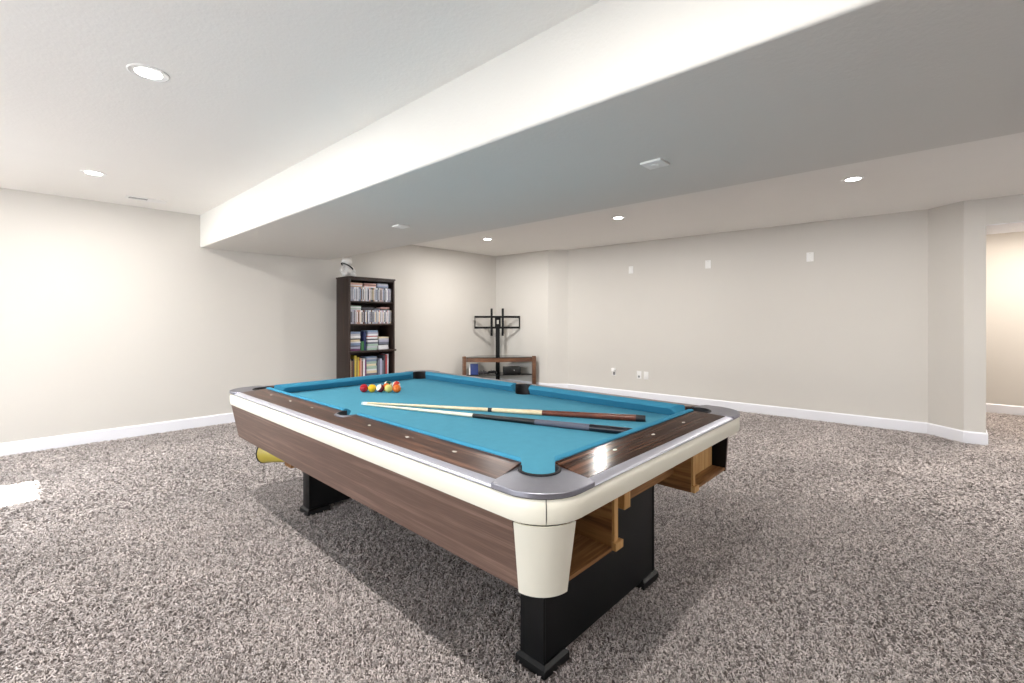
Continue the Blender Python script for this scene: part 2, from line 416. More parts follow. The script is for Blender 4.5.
# corner castings and pockets
for sx in (-1, 1):
    for sy in (-1, 1):
        f = lambda p, q: (sx * (HX - p), sy * (HY - q))
        out = [f(-.0005, .214)] + [f(RC - (RC + .0005) * math.cos(a), RC - (RC + .0005) * math.sin(a)) for a in [PI / 2 * k / 12 for k in range(13)]] + [f(.214, -.0005)]
        inn = [f(.2265, .0325), f(.2555, .160)] + [f(PC + .0685 * math.cos(a), PC + .0685 * math.sin(a)) for a in [math.radians(-24 - (223) * k / 16) for k in range(17)]] + [f(.160, .2555), f(.0325, .2265)]
        mb = MB(); pts = out + inn
        mb.prism(pts, .801, lambda x, y: min(.8175, .8165 + .0 * x))
        o = mb.build('corner_casting', CAST, T, 40)
        bvm = o.modifiers.new('edge_round', 'BEVEL'); bvm.width = .004; bvm.segments = 2; bvm.limit_method = 'ANGLE'; bvm.angle_limit = math.radians(60)
        # pocket liner: black arc wall plus cup
        cx, cy = f(PC, PC); mid = math.atan2(sy, sx)
        mb = MB(); n = 20; half = math.radians(118)
        prof = [(.0600, .66), (.0600, .8195), (.0625, .8215), (.0680, .8195), (.0680, .66)]
        rings = [[(cx + r * math.cos(mid - half + 2 * half * k / n), cy + r * math.sin(mid - half + 2 * half * k / n), z) for r, z in prof] for k in range(n + 1)]
        mb.loft(rings)
        mb.lathe([(.001, .655), (.066, .655), (.066, .665), (.001, .665)], 24, (cx, cy, 0))
        mb.build('pocket_liner', RUBBER, T)
    # side pocket
    cx, cy = sx * (HX - .185), 0; mid = 0 if sx > 0 else PI; half = math.radians(92); n = 18
    for nm, prof, mt in (('pocket_liner', [(.0600, .66), (.0600, .825), (.0625, .827), (.0660, .825), (.0660, .66)], RUBBER), ('side_casting', [(.0662, .79), (.0662, .8265), (.0780, .8225), (.0780, .79)], CAST)):
        mb = MB()
        hf = half + (.12 if nm == 'pocket_liner' else -.1)
        rings = [[(cx + r * math.cos(mid - hf + 2 * hf * k / n), cy + r * math.sin(mid - hf + 2 * hf * k / n), z) for r, z in prof] for k in range(n + 1)]
        mb.loft(rings)
        if nm == 'pocket_liner': mb.lathe([(.001, .655), (.064, .655), (.064, .665), (.001, .665)], 24, (cx, cy, 0))
        mb.build(nm, mt, T)
# side panels (lean inwards), far end panel
def lean_panel(sx):
    prof = [(.020, .726), (.066, .500), (.080, .500), (.034, .726)]
    y0, y1 = -HY + (.150 if sx < 0 else .085), HY - .085
    return MB().loft([[(sx * (HX - u), y0, z) for u, z in prof], [(sx * (HX - u), y1, z) for u, z in prof]])
lean_panel(-1).build('side_panel', PANEL, T)
sp_ = lean_panel(1).build('side_panel', PANEL, T)
# black inner lining of the side panels near the open end
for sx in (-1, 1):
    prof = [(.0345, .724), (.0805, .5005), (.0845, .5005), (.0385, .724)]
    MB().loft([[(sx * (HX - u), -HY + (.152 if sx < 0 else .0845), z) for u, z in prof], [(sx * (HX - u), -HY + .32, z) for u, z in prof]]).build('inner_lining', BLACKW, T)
prof = [(.028, .726), (.066, .500), (.084, .500), (.050, .726)]
MB().loft([[(-HX + .075, HY - u, z) for u, z in prof], [(HX - .075, HY - u, z) for u, z in prof]]).build('end_panel', wood('walnut_end_panel', srgb(82, 60, 50), srgb(134, 106, 92), .42, 'X', 13, 11), T)
# ivory corner cover at the near corner
mb = MB(); rings = []
for k in range(9):
    t = k / 8; z = .7235 + (.498 - .7235) * t; u = .010 + .048 * t; r = .124 - .024 * t
    cx, cy = -HX + u + r, -HY + u + r
    loop = [(cx - r * math.cos(a), cy - r * math.sin(a), z) for a in [PI / 2 * j / 14 for j in range(15)]]
    loop += [(cx - (r - .006) * math.cos(a), cy - (r - .006) * math.sin(a), z) for a in [PI / 2 * j / 14 for j in range(14, -1, -1)]]
    rings.append(loop)
mb.loft(rings).build('corner_cover', IVORY, T, 50)
# frame under the slate and plywood compartments at the open end
fr = MB(); fr.box(-HX + .10, HX - .10, -HY + .16, HY - .10, .700, .734); fr.build('bed_frame', PLY, T)
def local(x, y): return x - TX, y - TY
yo = .822 - TY                                    # plane of the open end
MB().box(1.396 - TX, 2.048 - TX, .905 - TY, .925 - TY, .575, .699).build('stretcher', PLY, T)
for (x0, x1, nm) in ((1.085, 1.374, 0), (2.069, 2.475, 1)):
    MB().box(x0 - TX, x1 - TX, yo, 1.045 - TY, .500 + .010 * nm, .512 + .010 * nm).build('compartment_floor', PLY, T)
for x, zb in ((1.375, .500), (2.049, .510)):
    MB().box(x - TX, x + .019 - TX, yo + .004, 1.045 - TY, zb, .699).build('compartment_divider', PLYV, T)
    MB().box(x + .002 - TX, x + .026 - TX, yo - .006, yo + .0035, zb + .030, .699).build('divider_edge', PINE, T)
    MB().box(x - .004 - TX, x + .046 - TX, yo - .016, yo + .003, zb + .002, zb + .029, .002).build('foot_block', PINE, T)
MB().box(1.545 - TX, 1.588 - TX, .872 - TY, .9045 - TY, .572, .66).build('hanging_block', PINE, T)
MB().box(2.20 - TX, 2.468 - TX, .885 - TY, .900 - TY, .525, .699).build('back_board', PINE, T)
# pedestal legs
for y0, y1 in ((1.035, 1.176), (3.012, 3.143)):
    leg = MB().box(1.290 - TX, 2.148 - TX, y0 + .018 - TY, y1 - .006 - TY, .030, .6995, .004).build('leg', BLACKW, T)
    for xa in (1.284, 2.139):
        MB().box(xa - TX, xa + .015 - TX, y0 + .015 - TY, y1 - .034 - TY, .040, .698, .003).build('edge_strip', BLACKW, leg)
    for xa in (1.272, 2.018):
        mb = MB(); x1 = xa + .148
        base = [(xa - TX, y0 - TY), (x1 - TX, y0 - TY), (x1 - TX, y1 - TY), (xa - TX, y1 - TY)]
        ins = lambda d: [(xa + d - TX, y0 + d - TY), (x1 - d - TX, y0 + d - TY), (x1 - d - TX, y1 - d - TY), (xa + d - TX, y1 - d - TY)]
        mb.loft([[(*p, 0.0) for p in base], [(*p, .030) for p in base], [(*p, .040) for p in ins(.012)]])
        mb.build('foot_pad', BLACKP, leg)
# yellow ball chute hanging under the far end, and the block beside it
d0 = Vector((1.19, 2.90, .425)); d1 = Vector((1.085, 3.19, .432))
mb = MB(); ps = []; rs = []
for k in range(9):
    t = k / 8; p = d0.lerp(d1, t); ps.append((p.x - TX, p.y - TY, p.z)); rs.append(.034 + .040 * t ** 1.6)
mb.path(ps, rs, 20); ch = mb.build('ball_chute', YELLOW, T)
dd = (d1 - d0).normalized(); e1 = d1 + dd * .0005; e2 = d1 + dd * .008
MB().path([(e1.x - TX, e1.y - TY, e1.z), (e2.x - TX, e2.y - TY, e2.z)], [.0765, .0775], 20).build('chute_rim', RUBBER, ch)
MB().box(1.10 - TX, 1.16 - TX, 2.85 - TY, 2.94 - TY, .392, .60).build('hanging_block', PLYV, T)

# ------------------------------------------------------------------ cues on the table
def cue(name, tip, butt, label, segs):
    """segs: list of (part name or None for the root, t0, t1, r0, r1, material)"""
    tip = Vector(tip); butt = Vector(butt)
    root = empty(name, butt); tag(root, label, 'pool cue', 'cues lying on the pool table')
    for nm, t0, t1, r0, r1, mt in segs:
        a = tip.lerp(butt, t0) - butt; b2 = tip.lerp(butt, t1) - butt
        MB().path([a, b2], [r0, r1], 14).build(nm, mt, root, 50)
    return root
MAPLE = wood('maple_shaft', srgb(214, 188, 146), srgb(236, 216, 180), .35, 'Y', 10, 5)
MAPLEW = wood('pale_maple_shaft', srgb(226, 212, 184), srgb(243, 234, 214), .35, 'Y', 10, 5)
REDW = wood('red_brown_butt', srgb(92, 44, 28), srgb(142, 78, 52), .28, 'Y', 14, 8)
GREYW = plain('grey_linen_wrap', srgb(88, 90, 104), .7, var=.15, scale=300)
TIPB = plain('pale_blue_tip', srgb(190, 215, 225), .7, var=.05, scale=200)
FERR = plain('white_ferrule', srgb(240, 240, 236), .35, var=.02, scale=100)
zc = .7702
cue('pool_cue', (1.419, 2.588, zc + .0060), (2.142, 1.092, zc + .0172), 'pool cue with pale maple shaft and red-brown butt, farther from the near rail',
    [('tip', 0, .008, .0050, .0052, TIPB), ('ferrule', .008, .024, .0052, .0054, FERR), ('shaft', .024, .494, .0054, .0104, MAPLE), ('joint_ring', .494, .508, .0112, .0112, BLACKP),
     ('forearm', .508, .68, .0112, .0137, MAPLE), ('butt', .68, .972, .0137, .0168, REDW), ('bumper', .972, 1, .0170, .0155, RUBBER)])
cue('pool_cue', (1.395, 2.548, zc + .0060), (1.852, .998, zc + .0172), 'pool cue with whitish shaft, black forearm and grey wrapped handle, nearest the camera',
    [('tip', 0, .008, .0050, .0052, TIPB), ('ferrule', .008, .024, .0052, .0054, FERR), ('shaft', .024, .485, .0054, .0104, MAPLEW), ('forearm', .485, .705, .0111, .0137, BLACKP),
     ('wrap', .705, .875, .0140, .0158, GREYW), ('butt', .875, .985, .0158, .0168, plain('black_lacquer', srgb(26, 24, 32), .2, var=.1, scale=50)), ('bumper', .985, 1, .0168, .0150, RUBBER)])

# ------------------------------------------------------------------ billiard balls
def ball_mat(name, col, stripe):
    m, N, L, b = newmat(name); setp(b, col, .14)
    cream = (*srgb(238, 230, 208), 1)
    tc = N.new('ShaderNodeTexCoord'); nz = N.new('ShaderNodeTexNoise'); nz.inputs['Scale'].default_value = 30
    L.new(tc.outputs['Object'], nz.inputs['Vector'])
    mx = N.new('ShaderNodeMix'); mx.data_type = 'RGBA'; mx.inputs['A'].default_value = (*[c * .94 for c in col], 1); mx.inputs['B'].default_value = (*col, 1)
    L.new(nz.outputs['Fac'], mx.inputs['Factor'])
    if stripe:
        sx = N.new('ShaderNodeSeparateXYZ'); L.new(tc.outputs['Object'], sx.inputs[0])
        ab = N.new('ShaderNodeMath'); ab.operation = 'ABSOLUTE'; L.new(sx.outputs['Z'], ab.inputs[0])
        gt = N.new('ShaderNodeMath'); gt.operation = 'GREATER_THAN'; gt.inputs[1].default_value = .0155; L.new(ab.outputs[0], gt.inputs[0])
        m2 = N.new('ShaderNodeMix'); m2.data_type = 'RGBA'; L.new(gt.outputs[0], m2.inputs['Factor']); L.new(mx.outputs['Result'], m2.inputs['A']); m2.inputs['B'].default_value = cream
        L.new(m2.outputs['Result'], b.inputs['Base Color'])
    else: L.new(mx.outputs['Result'], b.inputs['Base Color'])
    return m
RB = .0286
bmb = MB().ball((0, 0, 0), RB, 28, 18)
d = Vector((.154, -.184, 0)).normalized(); pv = Vector((.729, .685, 0))
b0 = Vector((1.648, 2.978, .770 + RB))
BALLS = [  # along row, back rows, colour, stripe, rotation, label
    (0, 0, srgb(176, 28, 40), False, (0, 0, 0), 'red billiard ball at the left end of the front row on blue cloth'),
    (1, 0, srgb(232, 184, 30), False, (0, 0, 0), 'yellow billiard ball, second from the left in the front row'),
    (2, 0, srgb(112, 22, 40), True, (-.90, -.05, .55), 'maroon and white striped billiard ball in the middle of the front row'),
    (3, 0, srgb(206, 198, 112), False, (0, 0, 0), 'pale yellow-green billiard ball, fourth from the left in the front row'),
    (4, 0, srgb(226, 110, 30), False, (0, 0, 0), 'orange billiard ball at the right end of the front row'),
    (2.5, .87, srgb(214, 96, 28), False, (0, 0, 0), 'orange billiard ball peeping between the maroon and pale green balls'),
    (2.12, 3.0, srgb(20, 74, 58), True, (-.62, .60, .42), 'dark green and white striped billiard ball behind the pale green ball'),
    (3.22, 2.9, srgb(200, 60, 48), True, (-.55, .72, .55), 'red and white striped billiard ball behind the orange end ball')]
for k, (i, r, colr, st, rot, lab) in enumerate(BALLS):
    p = b0 + d * (2 * RB * 1.03) * i + pv * (2 * RB) * r
    me_o = MB().ball((0, 0, 0), RB, 28, 18).build('billiard_ball', ball_mat('ball_paint_%d' % k, colr, st))
    me_o.location = p; me_o.rotation_euler = Vector(rot).to_track_quat('Z', 'Y').to_euler() if any(rot) else (0, 0, 0)
    tag(me_o, lab, 'billiard ball', 'billiard balls racked at the far end of the table')

# ------------------------------------------------------------------ bookcase against the left wall
BX0, BX1, BY0, BY1, BH = 3.117, 3.848, 6.050, YL - .002, 1.88
BC = empty('bookcase', ((BX0 + BX1) / 2, (BY0 + BY1) / 2, 0))
tag(BC, 'tall dark brown bookcase full of discs and books against the left wall', 'bookcase')
bl = BC.location
def bpart(name, x0, x1, y0, y1, z0, z1, mat, bev=.002):
    return MB().box(x0 - bl.x, x1 - bl.x, y0 - bl.y, y1 - bl.y, z0, z1, bev).build(name, mat, BC)
ts = .022
bpart('side_panel', BX0, BX0 + ts, BY0 + .004, BY1, 0, BH - .024, ESPR); bpart('side_panel', BX1 - ts, BX1, BY0 + .004, BY1, 0, BH - .024, ESPR)
bpart('face_stile', BX0 + .0005, BX0 + .0225, BY0 - .012, BY0 + .0035, 0, BH - .024, ESPR); bpart('face_stile', BX1 - .0225, BX1 - .0005, BY0 - .012, BY0 + .0035, 0, BH - .024, ESPR)
bpart('top_board', BX0 - .008, BX1 + .008, BY0 - .02, BY1, BH - .0235, BH, ESPRX)
bpart('top_rail', BX0 + .023, BX1 - .023, BY0 - .008, BY0 + .010, BH - .050, BH - .024, ESPRX)
bpart('back_panel', BX0 + ts + .0005, BX1 - ts - .0005, BY1 - .008, BY1 - .001, .05, BH - .024, ESPR)
SH = [.05, .45, .828, 1.212, 1.536]
for z in SH[:2] + SH[3:]:
    bpart('shelf', BX0 + ts + .0005, BX1 - ts - .0005, BY0 + .006, BY1 - .0085, z - .022, z, ESPRX)
bpart('shelf', BX0 - .012, BX1 + .016, BY0 - .030, BY0 - .0125, SH[2] - .026, SH[2], ESPRX)
bpart('shelf', BX0 + ts + .0005, BX1 - ts - .0005, BY0 + .006, BY1 - .0085, SH[2] - .022, SH[2] - .0005, ESPRX)
bpart('plinth', BX0 + .023, BX1 - .023, BY0 - .004, BY0 + .004, 0, .045, ESPRX)

ORD = ['first', 'second', 'third', 'fourth', 'fifth', 'sixth', 'seventh', 'eighth', 'ninth', 'tenth', 'eleventh', 'twelfth', 'thirteenth', 'fourteenth', 'fifteenth', 'sixteenth',
       'seventeenth', 'eighteenth', 'nineteenth', 'twentieth', 'twenty-first', 'twenty-second', 'twenty-third', 'twenty-fourth', 'twenty-fifth', 'twenty-sixth', 'twenty-seventh', 'twenty-eighth',
       'twenty-ninth', 'thirtieth', 'thirty-first', 'thirty-second', 'thirty-third', 'thirty-fourth', 'thirty-fifth', 'thirty-sixth', 'thirty-seventh', 'thirty-eighth', 'thirty-ninth', 'fortieth',
       'forty-first', 'forty-second', 'forty-third', 'forty-fourth', 'forty-fifth', 'forty-sixth']
PAL = {'white': (222, 222, 226), 'pale grey': (186, 188, 196), 'lavender grey': (164, 164, 186), 'slate grey': (104, 108, 124), 'black': (34, 32, 38), 'tan': (196, 160, 134), 'pink': (204, 158, 152),
       'brown': (104, 70, 58), 'blue-grey': (128, 146, 176), 'dark blue': (44, 54, 98), 'green': (48, 108, 62), 'pale green': (166, 190, 176), 'yellow': (200, 180, 74), 'orange': (210, 120, 50),
       'red': (168, 44, 46), 'cream': (222, 208, 178), 'purple': (112, 62, 106), 'dark grey': (64, 64, 72)}
BM = {}
def bookmat(c, kind='cover'):
    if (c, kind) not in BM:
        col = srgb(*PAL[c])
        BM[(c, kind)] = plain('%s_%s' % (c.replace(' ', '_').replace('-', '_'), kind), col, .35 if kind == 'case' else .55, var=.22, scale=55)
    return BM[(c, kind)]
PAPER = plain('book_pages', srgb(226, 218, 198), .9, var=.06, scale=300, stretch=(1, 1, 1))
def disc_case(x, w, z, h, lean, colr, label, group, yd):
    mb = MB(); dep = .136; y0 = BY0 + yd
    mb.box(0, w, 0, dep, 0, h, .0015)
    o = mb.build('disc_case', bookmat(colr, 'case')); o.location = (x, y0, z + w * abs(math.sin(lean)) + (.0008 if lean else 0)); o.rotation_euler = (0, lean, 0)
    tag(o, label, 'disc case', group)
    # printed spine label as a part
    s = MB().box(w * .18, w * .82, -.0006, .0004, h * .12, h * .88).build('spine_label', bookmat(random.choice(['white', 'white', 'pale grey', 'pale grey', 'slate grey', 'black', 'blue-grey', 'cream']), 'print'), o)
    return o
def flat_item(name, x0, x1, y0, dep, z, t, colr, label, group, cat='disc case', rz=0.0):
    w = x1 - x0
    mb = MB().box(-w / 2, w / 2, 0, dep, 0, t, min(.002, t * .2))
    o = mb.build(name, bookmat(colr, 'case')); o.location = ((x0 + x1) / 2, y0, z); o.rotation_euler = (0, 0, rz)
    tag(o, label, cat, group)
    return o
def book(x, w, z, h, dep, colr, label, group, yd=.03, lean=0):
    """upright book: cover wrapped round a page block"""
    y0 = BY0 + yd
    r = empty('book', (x, y0, z)); r.rotation_euler = (0, lean, 0); tag(r, label, 'book', group)
    c = MB(); c.box(0, .0022, 0, dep, 0, h); c.box(w - .0022, w, 0, dep, 0, h); c.box(.0022, w - .0022, 0, .0022, 0, h); c.build('cover', bookmat(colr, 'cover'), r)
    MB().box(.0023, w - .0023, .0023, dep - .004, .002, h - .004).build('pages', PAPER, r)
    return r
# two upright rows of disc cases
weights = ['white', 'white', 'pale grey', 'pale grey', 'white', 'lavender grey', 'lavender grey', 'slate grey', 'blue-grey', 'tan', 'dark grey', 'pale grey']
w2 = ['white', 'pale grey', 'pale grey', 'white', 'tan', 'pink', 'brown', 'slate grey', 'lavender grey', 'dark grey', 'cream', 'white', 'brown']
for shelf, nm, pal, h in ((4, 'top shelf', weights, .200), (3, 'second shelf', w2, .196)):
    x = BX0 + ts + .003; k = 0; end = BX1 - ts - .012
    while x + .0165 < end and k < len(ORD):
        w = random.choice([.0145, .0145, .0145, .0150, .0220]); hh = h * random.choice([1, 1, 1, .99, .985])
        if x + w > end: break
        lean = 0.0
        if shelf == 3 and k > 23: lean = .035
        c = random.choice(pal)
        disc_case(x, w, SH[shelf] + .0006, hh, lean, c, '%s disc case, %s from left, upright row, %s of bookcase' % (c, ORD[k], nm), 'upright disc cases on the %s' % nm, .028 + random.uniform(-.004, .006))
        x += w + .0012; k += 1
        if shelf == 3 and k == 24: x += .010
# flat cases lying on the rows
def flats(z0, items, nm):
    for k, (xa, xb, n, cols, word) in enumerate(items):
        for j in range(n):
            t = .0145; c = cols[j % len(cols)]
            flat_item('disc_case', BX0 + ts + xa, BX0 + ts + xb, BY0 + .036 + random.uniform(-.003, .004), .13, z0 + j * (t + .0004), t, c,
                      '%s disc case lying flat, %s, %s above the upright row, %s' % (c, ['bottom', 'second up', 'third up', 'fourth up', 'fifth up'][j], word, nm), 'flat disc cases on the %s' % nm, 'disc case', random.uniform(-.03, .03))
flats(SH[4] + .2015, [(.012, .205, 4, ['tan', 'white', 'pink', 'tan'], 'left group'), (.235, .425, 4, ['white', 'pink', 'brown', 'pink'], 'middle group'), (.445, .625, 5, ['slate grey', 'blue-grey', 'lavender grey', 'pale grey'], 'right group')], 'top shelf')
flats(SH[3] + .1975, [(.015, .185, 4, ['pale grey', 'pale green', 'white', 'pale green'], 'left group'), (.205, .385, 3, ['black', 'dark grey', 'black'], 'middle group'), (.395, .490, 2, ['slate grey', 'dark grey'], 'narrow group'), (.500, .650, 3, ['dark grey', 'brown', 'pink'], 'right group')], 'second shelf')
# stacks on the third shelf (the ledge)
def stack(x0, x1, z, items, word, shelfname, dep=.19, yd=.045):
    n = len(items)
    for j, (c, t) in enumerate(items):
        jit = random.uniform(-.006, .006)
        pos = 'bottom' if j == 0 else ('topmost' if j == n - 1 else '%s from bottom' % ORD[j])
        flat_item('book', BX0 + ts + x0 + jit, BX0 + ts + x1 + jit, BY0 + yd + random.uniform(-.004, .006), dep, z, t, c,
                  '%s flat book in %s stack on %s, %s' % (c, word, shelfname, pos), 'flat books stacked on the %s' % shelfname, 'book', random.uniform(-.03, .03))
        z += t + .0005
z3 = SH[2] + .0006
stack(.014, .180, z3, [('purple', .028), ('lavender grey', .030), ('slate grey', .018), ('blue-grey', .034), ('white', .018), ('cream', .030), ('dark grey', .014), ('white', .036), ('pale grey', .030), ('blue-grey', .026)], 'left', 'third shelf')
stack(.295, .455, z3, [('pale green', .030), ('pale grey', .030), ('pale green', .028), ('slate grey', .026), ('white', .028), ('dark grey', .018), ('white', .030), ('red', .012), ('white', .028), ('lavender grey', .022), ('blue-grey', .028)], 'middle', 'third shelf')
stack(.475, .640, z3, [('white', .034), ('white', .030), ('dark grey', .012), ('slate grey', .034), ('lavender grey', .026), ('pale grey', .026), ('cream', .020)], 'right', 'third shelf')
book(BX0 + ts + .196, .040, z3, .130, .16, 'green', 'short green book standing between left and middle stacks on third shelf', 'upright books on the third shelf', .05)
book(BX0 + ts + .242, .034, z3, .270, .17, 'dark blue', 'tall dark blue book standing just left of the middle stack', 'upright books on the third shelf', .06)
# fourth shelf: upright books on the left, a stack, then more books
z4 = SH[1] + .0006
x = BX0 + ts + .008
for k, (c, w, h) in enumerate([('cream', .022, .270), ('brown', .026, .235), ('dark grey', .022, .262), ('yellow', .030, .312), ('dark grey', .012, .25), ('yellow', .024, .285), ('orange', .018, .240), ('pink', .020, .268), ('brown', .020, .225), ('white', .028, .262), ('purple', .022, .240)]):
    book(x, w, z4, h, .17, c, '%s upright book, %s from the left on the shelf below the ledge' % (c, ORD[k]), 'upright books below the ledge'); x += w + .0012
stack(.272, .440, z4, [('slate grey', .040), ('cream', .036), ('white', .022), ('pale green', .045), ('cream', .030), ('pale green', .036), ('blue-grey', .030), ('pale grey', .018), ('blue-grey', .020)], 'middle', 'shelf below the ledge')
x = BX0 + ts + .452
for k, (c, w, h) in enumerate([('slate grey', .030, .225), ('lavender grey', .034, .245), ('slate grey', .026, .215), ('dark grey', .030, .290), ('red', .024, .300), ('pale grey', .026, .305)]):
    book(x, w, z4, h, .17, c, '%s upright book, %s right of the stack below the ledge' % (c, ORD[k]), 'upright books below the ledge'); x += w + .0012

# white plush toy on the bookcase
PT = empty('plush_toy', (3.165, 6.19, BH))
tag(PT, 'white plush toy with a dark strap sitting on top of the bookcase', 'plush toy')
mb = MB()
mb.ball((0, 0, .095), .062, sc=(1.05, .85, 1.25)); mb.ball((-.004, 0, .212), .066, sc=(1.12, .95, .95))
for s_ in (-1, 1):
    mb.path([(s_ * .035, -.01, .06), (s_ * .06, -.03, .035), (s_ * .072, -.055, .030)], [.036, .034, .030], 14)
    mb.ball((s_ * .074, -.06, .031), .031)
    mb.path([(s_ * .05, -.005, .145), (s_ * .082, -.012, .112), (s_ * .094, -.02, .090)], [.026, .024, .022], 12)
    mb.ball((s_ * .096, -.021, .086), .024)
    mb.ball((s_ * .052, .005, .262), .022, sc=(1, .6, 1))
pb = mb.build('body', WHITEP, PT, 80)
rm = pb.modifiers.new('fuse', 'REMESH'); rm.mode = 'VOXEL'; rm.voxel_size = .006; rm.use_smooth_shade = True
mb = MB(); pts = []
for k in range(25):
    a = 2 * PI * k / 24; pts.append((.078 * math.cos(a), .066 * math.sin(a), .150 - .040 * math.cos(a)))
mb.path(pts, .0095, 10); mb.build('strap', DARKC, PT, 60)

# ------------------------------------------------------------------ corner television stand
Rv = Vector((.6845, -.7290, 0)); Fv = Vector((.7290, .6845, 0))
def cam2(r, z): p = Rv * r + Fv * z; return p
p = cam2(-.226, 8.22); ST = empty('television_stand', (p.x, p.y, 0), math.atan2(Rv.y, Rv.x) + math.radians(6))
tag(ST, 'brown wooden corner television stand with black post and empty screen mount', 'television stand')
def curve_y(x): return -.075 * (1 - (x / .66) ** 2)
xs = [-.588 + 1.176 * k / 16 for k in range(17)]
top = [(x, curve_y(x) + .004) for x in xs] + [(.588, .10), (.34, .42), (-.34, .42), (-.588, .10)]
MB().prism(top, .586, .598).build('glass_top', GLASSB, ST)
ap = [(x, curve_y(x)) for x in xs] + [(x, curve_y(x) + .022) for x in xs[::-1]]
MB().prism(ap, .515, .5855).build('apron', STANDW, ST)
for s_ in (-1, 1):
    MB().box(s_ * .624 - .034, s_ * .624 + .034, -.03, .035, 0, .615, .006).build('leg', STANDW, ST)
sh = [(x, curve_y(x) + .03) for x in xs] + [(.588, .10), (.31, .38), (-.31, .38), (-.588, .10)]
for z in (.285, .085): MB().prism(sh, z - .012, z).build('shelf', GLASSB, ST)
MB().box(-.038, .038, .385, .43, 0, 1.185, .004).build('post', STEEL, ST)
mount = MB()
yb = .350
for z in (1.318, 1.118): mount.box(-.435, .412, yb, yb + .018, z - .019, z + .019)
for xa in (-.426, .404): mount.box(xa - .009, xa + .009, yb, yb + .018, 1.138, 1.298)
mo = mount.build('mount_frame', STEEL, ST)
for s_ in (-1, 1): MB().box(s_ * .104 - .015 - .020, s_ * .104 - .015 + .020, yb - .026, yb - .001, .965, 1.475, .003).build('mount_arm', STEEL, mo)
pl = MB()
pl.box(-.055, .055, yb + .019, yb + .030, 1.26, 1.335); pl.box(-.055, .055, yb + .019, yb + .030, 1.10, 1.185)
pl.box(-.055, -.020, yb + .019, yb + .030, 1.185, 1.26); pl.box(.020, .055, yb + .019, yb + .030, 1.185, 1.26)
pl.build('centre_plate', STEEL, mo)
def onstand(x, y, z): q = ST.location + Matrix.Rotation(ST.rotation_euler.z, 3, 'Z') @ Vector((x, y, z)); return q
rzs = ST.rotation_euler.z
zs = .2855
BLUEB = plain('blue_box_print', srgb(50, 68, 128), .5, var=.2, scale=60)
bb = empty('cardboard_box', onstand(-.455, .06, zs), rzs); tag(bb, 'blue box with white edge standing at the left of the stand shelf', 'box')
MB().box(-.062, .078, -.03, .05, 0, .19, .002).build('box_body', BLUEB, bb); MB().box(-.086, -.0625, -.028, .048, 0, .182, .001).build('white_side', PLATE, bb)
for k, (x, y, rz, lab) in enumerate([(-.305, .05, .3, 'dark grey game controller lying beside the blue box'), (-.112, .10, -.4, 'black game controller lying next to the stand post')]):
    g = empty('game_controller', onstand(x, y, zs), rzs + rz); tag(g, lab, 'game controller', 'game controllers on the stand shelf')
    mb = MB(); mb.ball((0, 0, .035), .03, sc=(2.0, 1.1, .8))
    for s_ in (-1, 1): mb.path([(s_ * .045, -.005, .036), (s_ * .068, -.03, .03), (s_ * .074, -.062, .022)], [.026, .024, .018], 12)
    gb = mb.build('body', BLACKP if k else plain('grey_controller_plastic', srgb(58, 54, 58), .4, var=.1, scale=60), g, 80)
    for s_ in (-1, 1): MB().lathe([(.004, .056), (.006, .064), (.011, .066), (.011, .072), (.001, .073)], 12, (s_ * .028, -.008, 0)).build('thumb_stick', RUBBER, g)
    MB().box(-.012, .012, -.002, .010, .0575, .062).build('pad_button', PLATE if not k else STEEL, g)
cn = empty('media_player', onstand(.235, .10, zs), rzs); tag(cn, 'black media player with a small white light on the stand shelf', 'media player')
MB().box(-.155, .155, -.07, .13, .006, .125, .006).build('case', BLACKP, cn)
MB().lathe([(.001, 0), (.008, 0), (.008, .002), (.001, .002)], 16, (0, 0, 0), Matrix.Translation((.035, -.070, .072)) @ Matrix.Rotation(PI / 2, 4, 'X')).build('indicator', PLATE, cn)
for s_ in (-1, 1): MB().box(s_ * .12 - .015, s_ * .12 + .015, -.05, .10, 0, .0055).build('foot', RUBBER, cn)

# ------------------------------------------------------------------ wall plates on the back wall
wdir = (Vector((*D, 0)) - Vector((*C_, 0))).normalized(); wang = math.atan2(wdir.y, wdir.x)
def plate_at(y): t = (y - C_[1]) / (D[1] - C_[1]); return Vector((C_[0] + t * (D[0] - C_[0]), y, 0))
def wall_obj(name, y, z): 
    q = plate_at(y); return empty(name, (q.x, q.y, z), wang)     # local x along the wall, local -y into the room
def wplate(root, w, h, t=.006):
    return MB().box(-w / 2, w / 2, -t, 0, -h / 2, h / 2, .002).build('cover', PLATE, root)
for y, lab in ((3.683, 'white blank wall plate high on the back wall, leftmost of three'), (2.49, 'white blank wall plate high on the back wall, middle of three'), (1.243, 'white blank wall plate high on the back wall, rightmost of three')):
    r = wall_obj('wall_plate', y, 2.072); wplate(r, .078, .118); tag(r, lab, 'wall plate', 'blank plates high on the back wall')
    for s_ in (-1, 1): MB().lathe([(.001, 0), (.0035, 0), (.003, .0012), (.001, .0012)], 10, (0, 0, 0), Matrix.Translation((0, -.006, s_ * .042)) @ Matrix.Rotation(PI / 2, 4, 'X')).build('screw', SIGHT, r)
GREYP = plain('grey_plastic', srgb(128, 128, 130), .45, var=.05, scale=60)
r = wall_obj('power_outlet', 3.546, .390); wplate(r, .076, .122); tag(r, 'white power outlet low on the back wall, left of the paired plates', 'power outlet')
for s_ in (-1, 1): MB().box(-.017, .017, -.0085, -.0062, s_ * .027 - .016, s_ * .027 + .016, .001).build('socket', GREYP if s_ < 0 else PLATE, r)
r = wall_obj('cable_outlet', 3.429, .388); wplate(r, .076, .122); tag(r, 'white blank low plate at right of the paired plates on the back wall', 'wall plate')
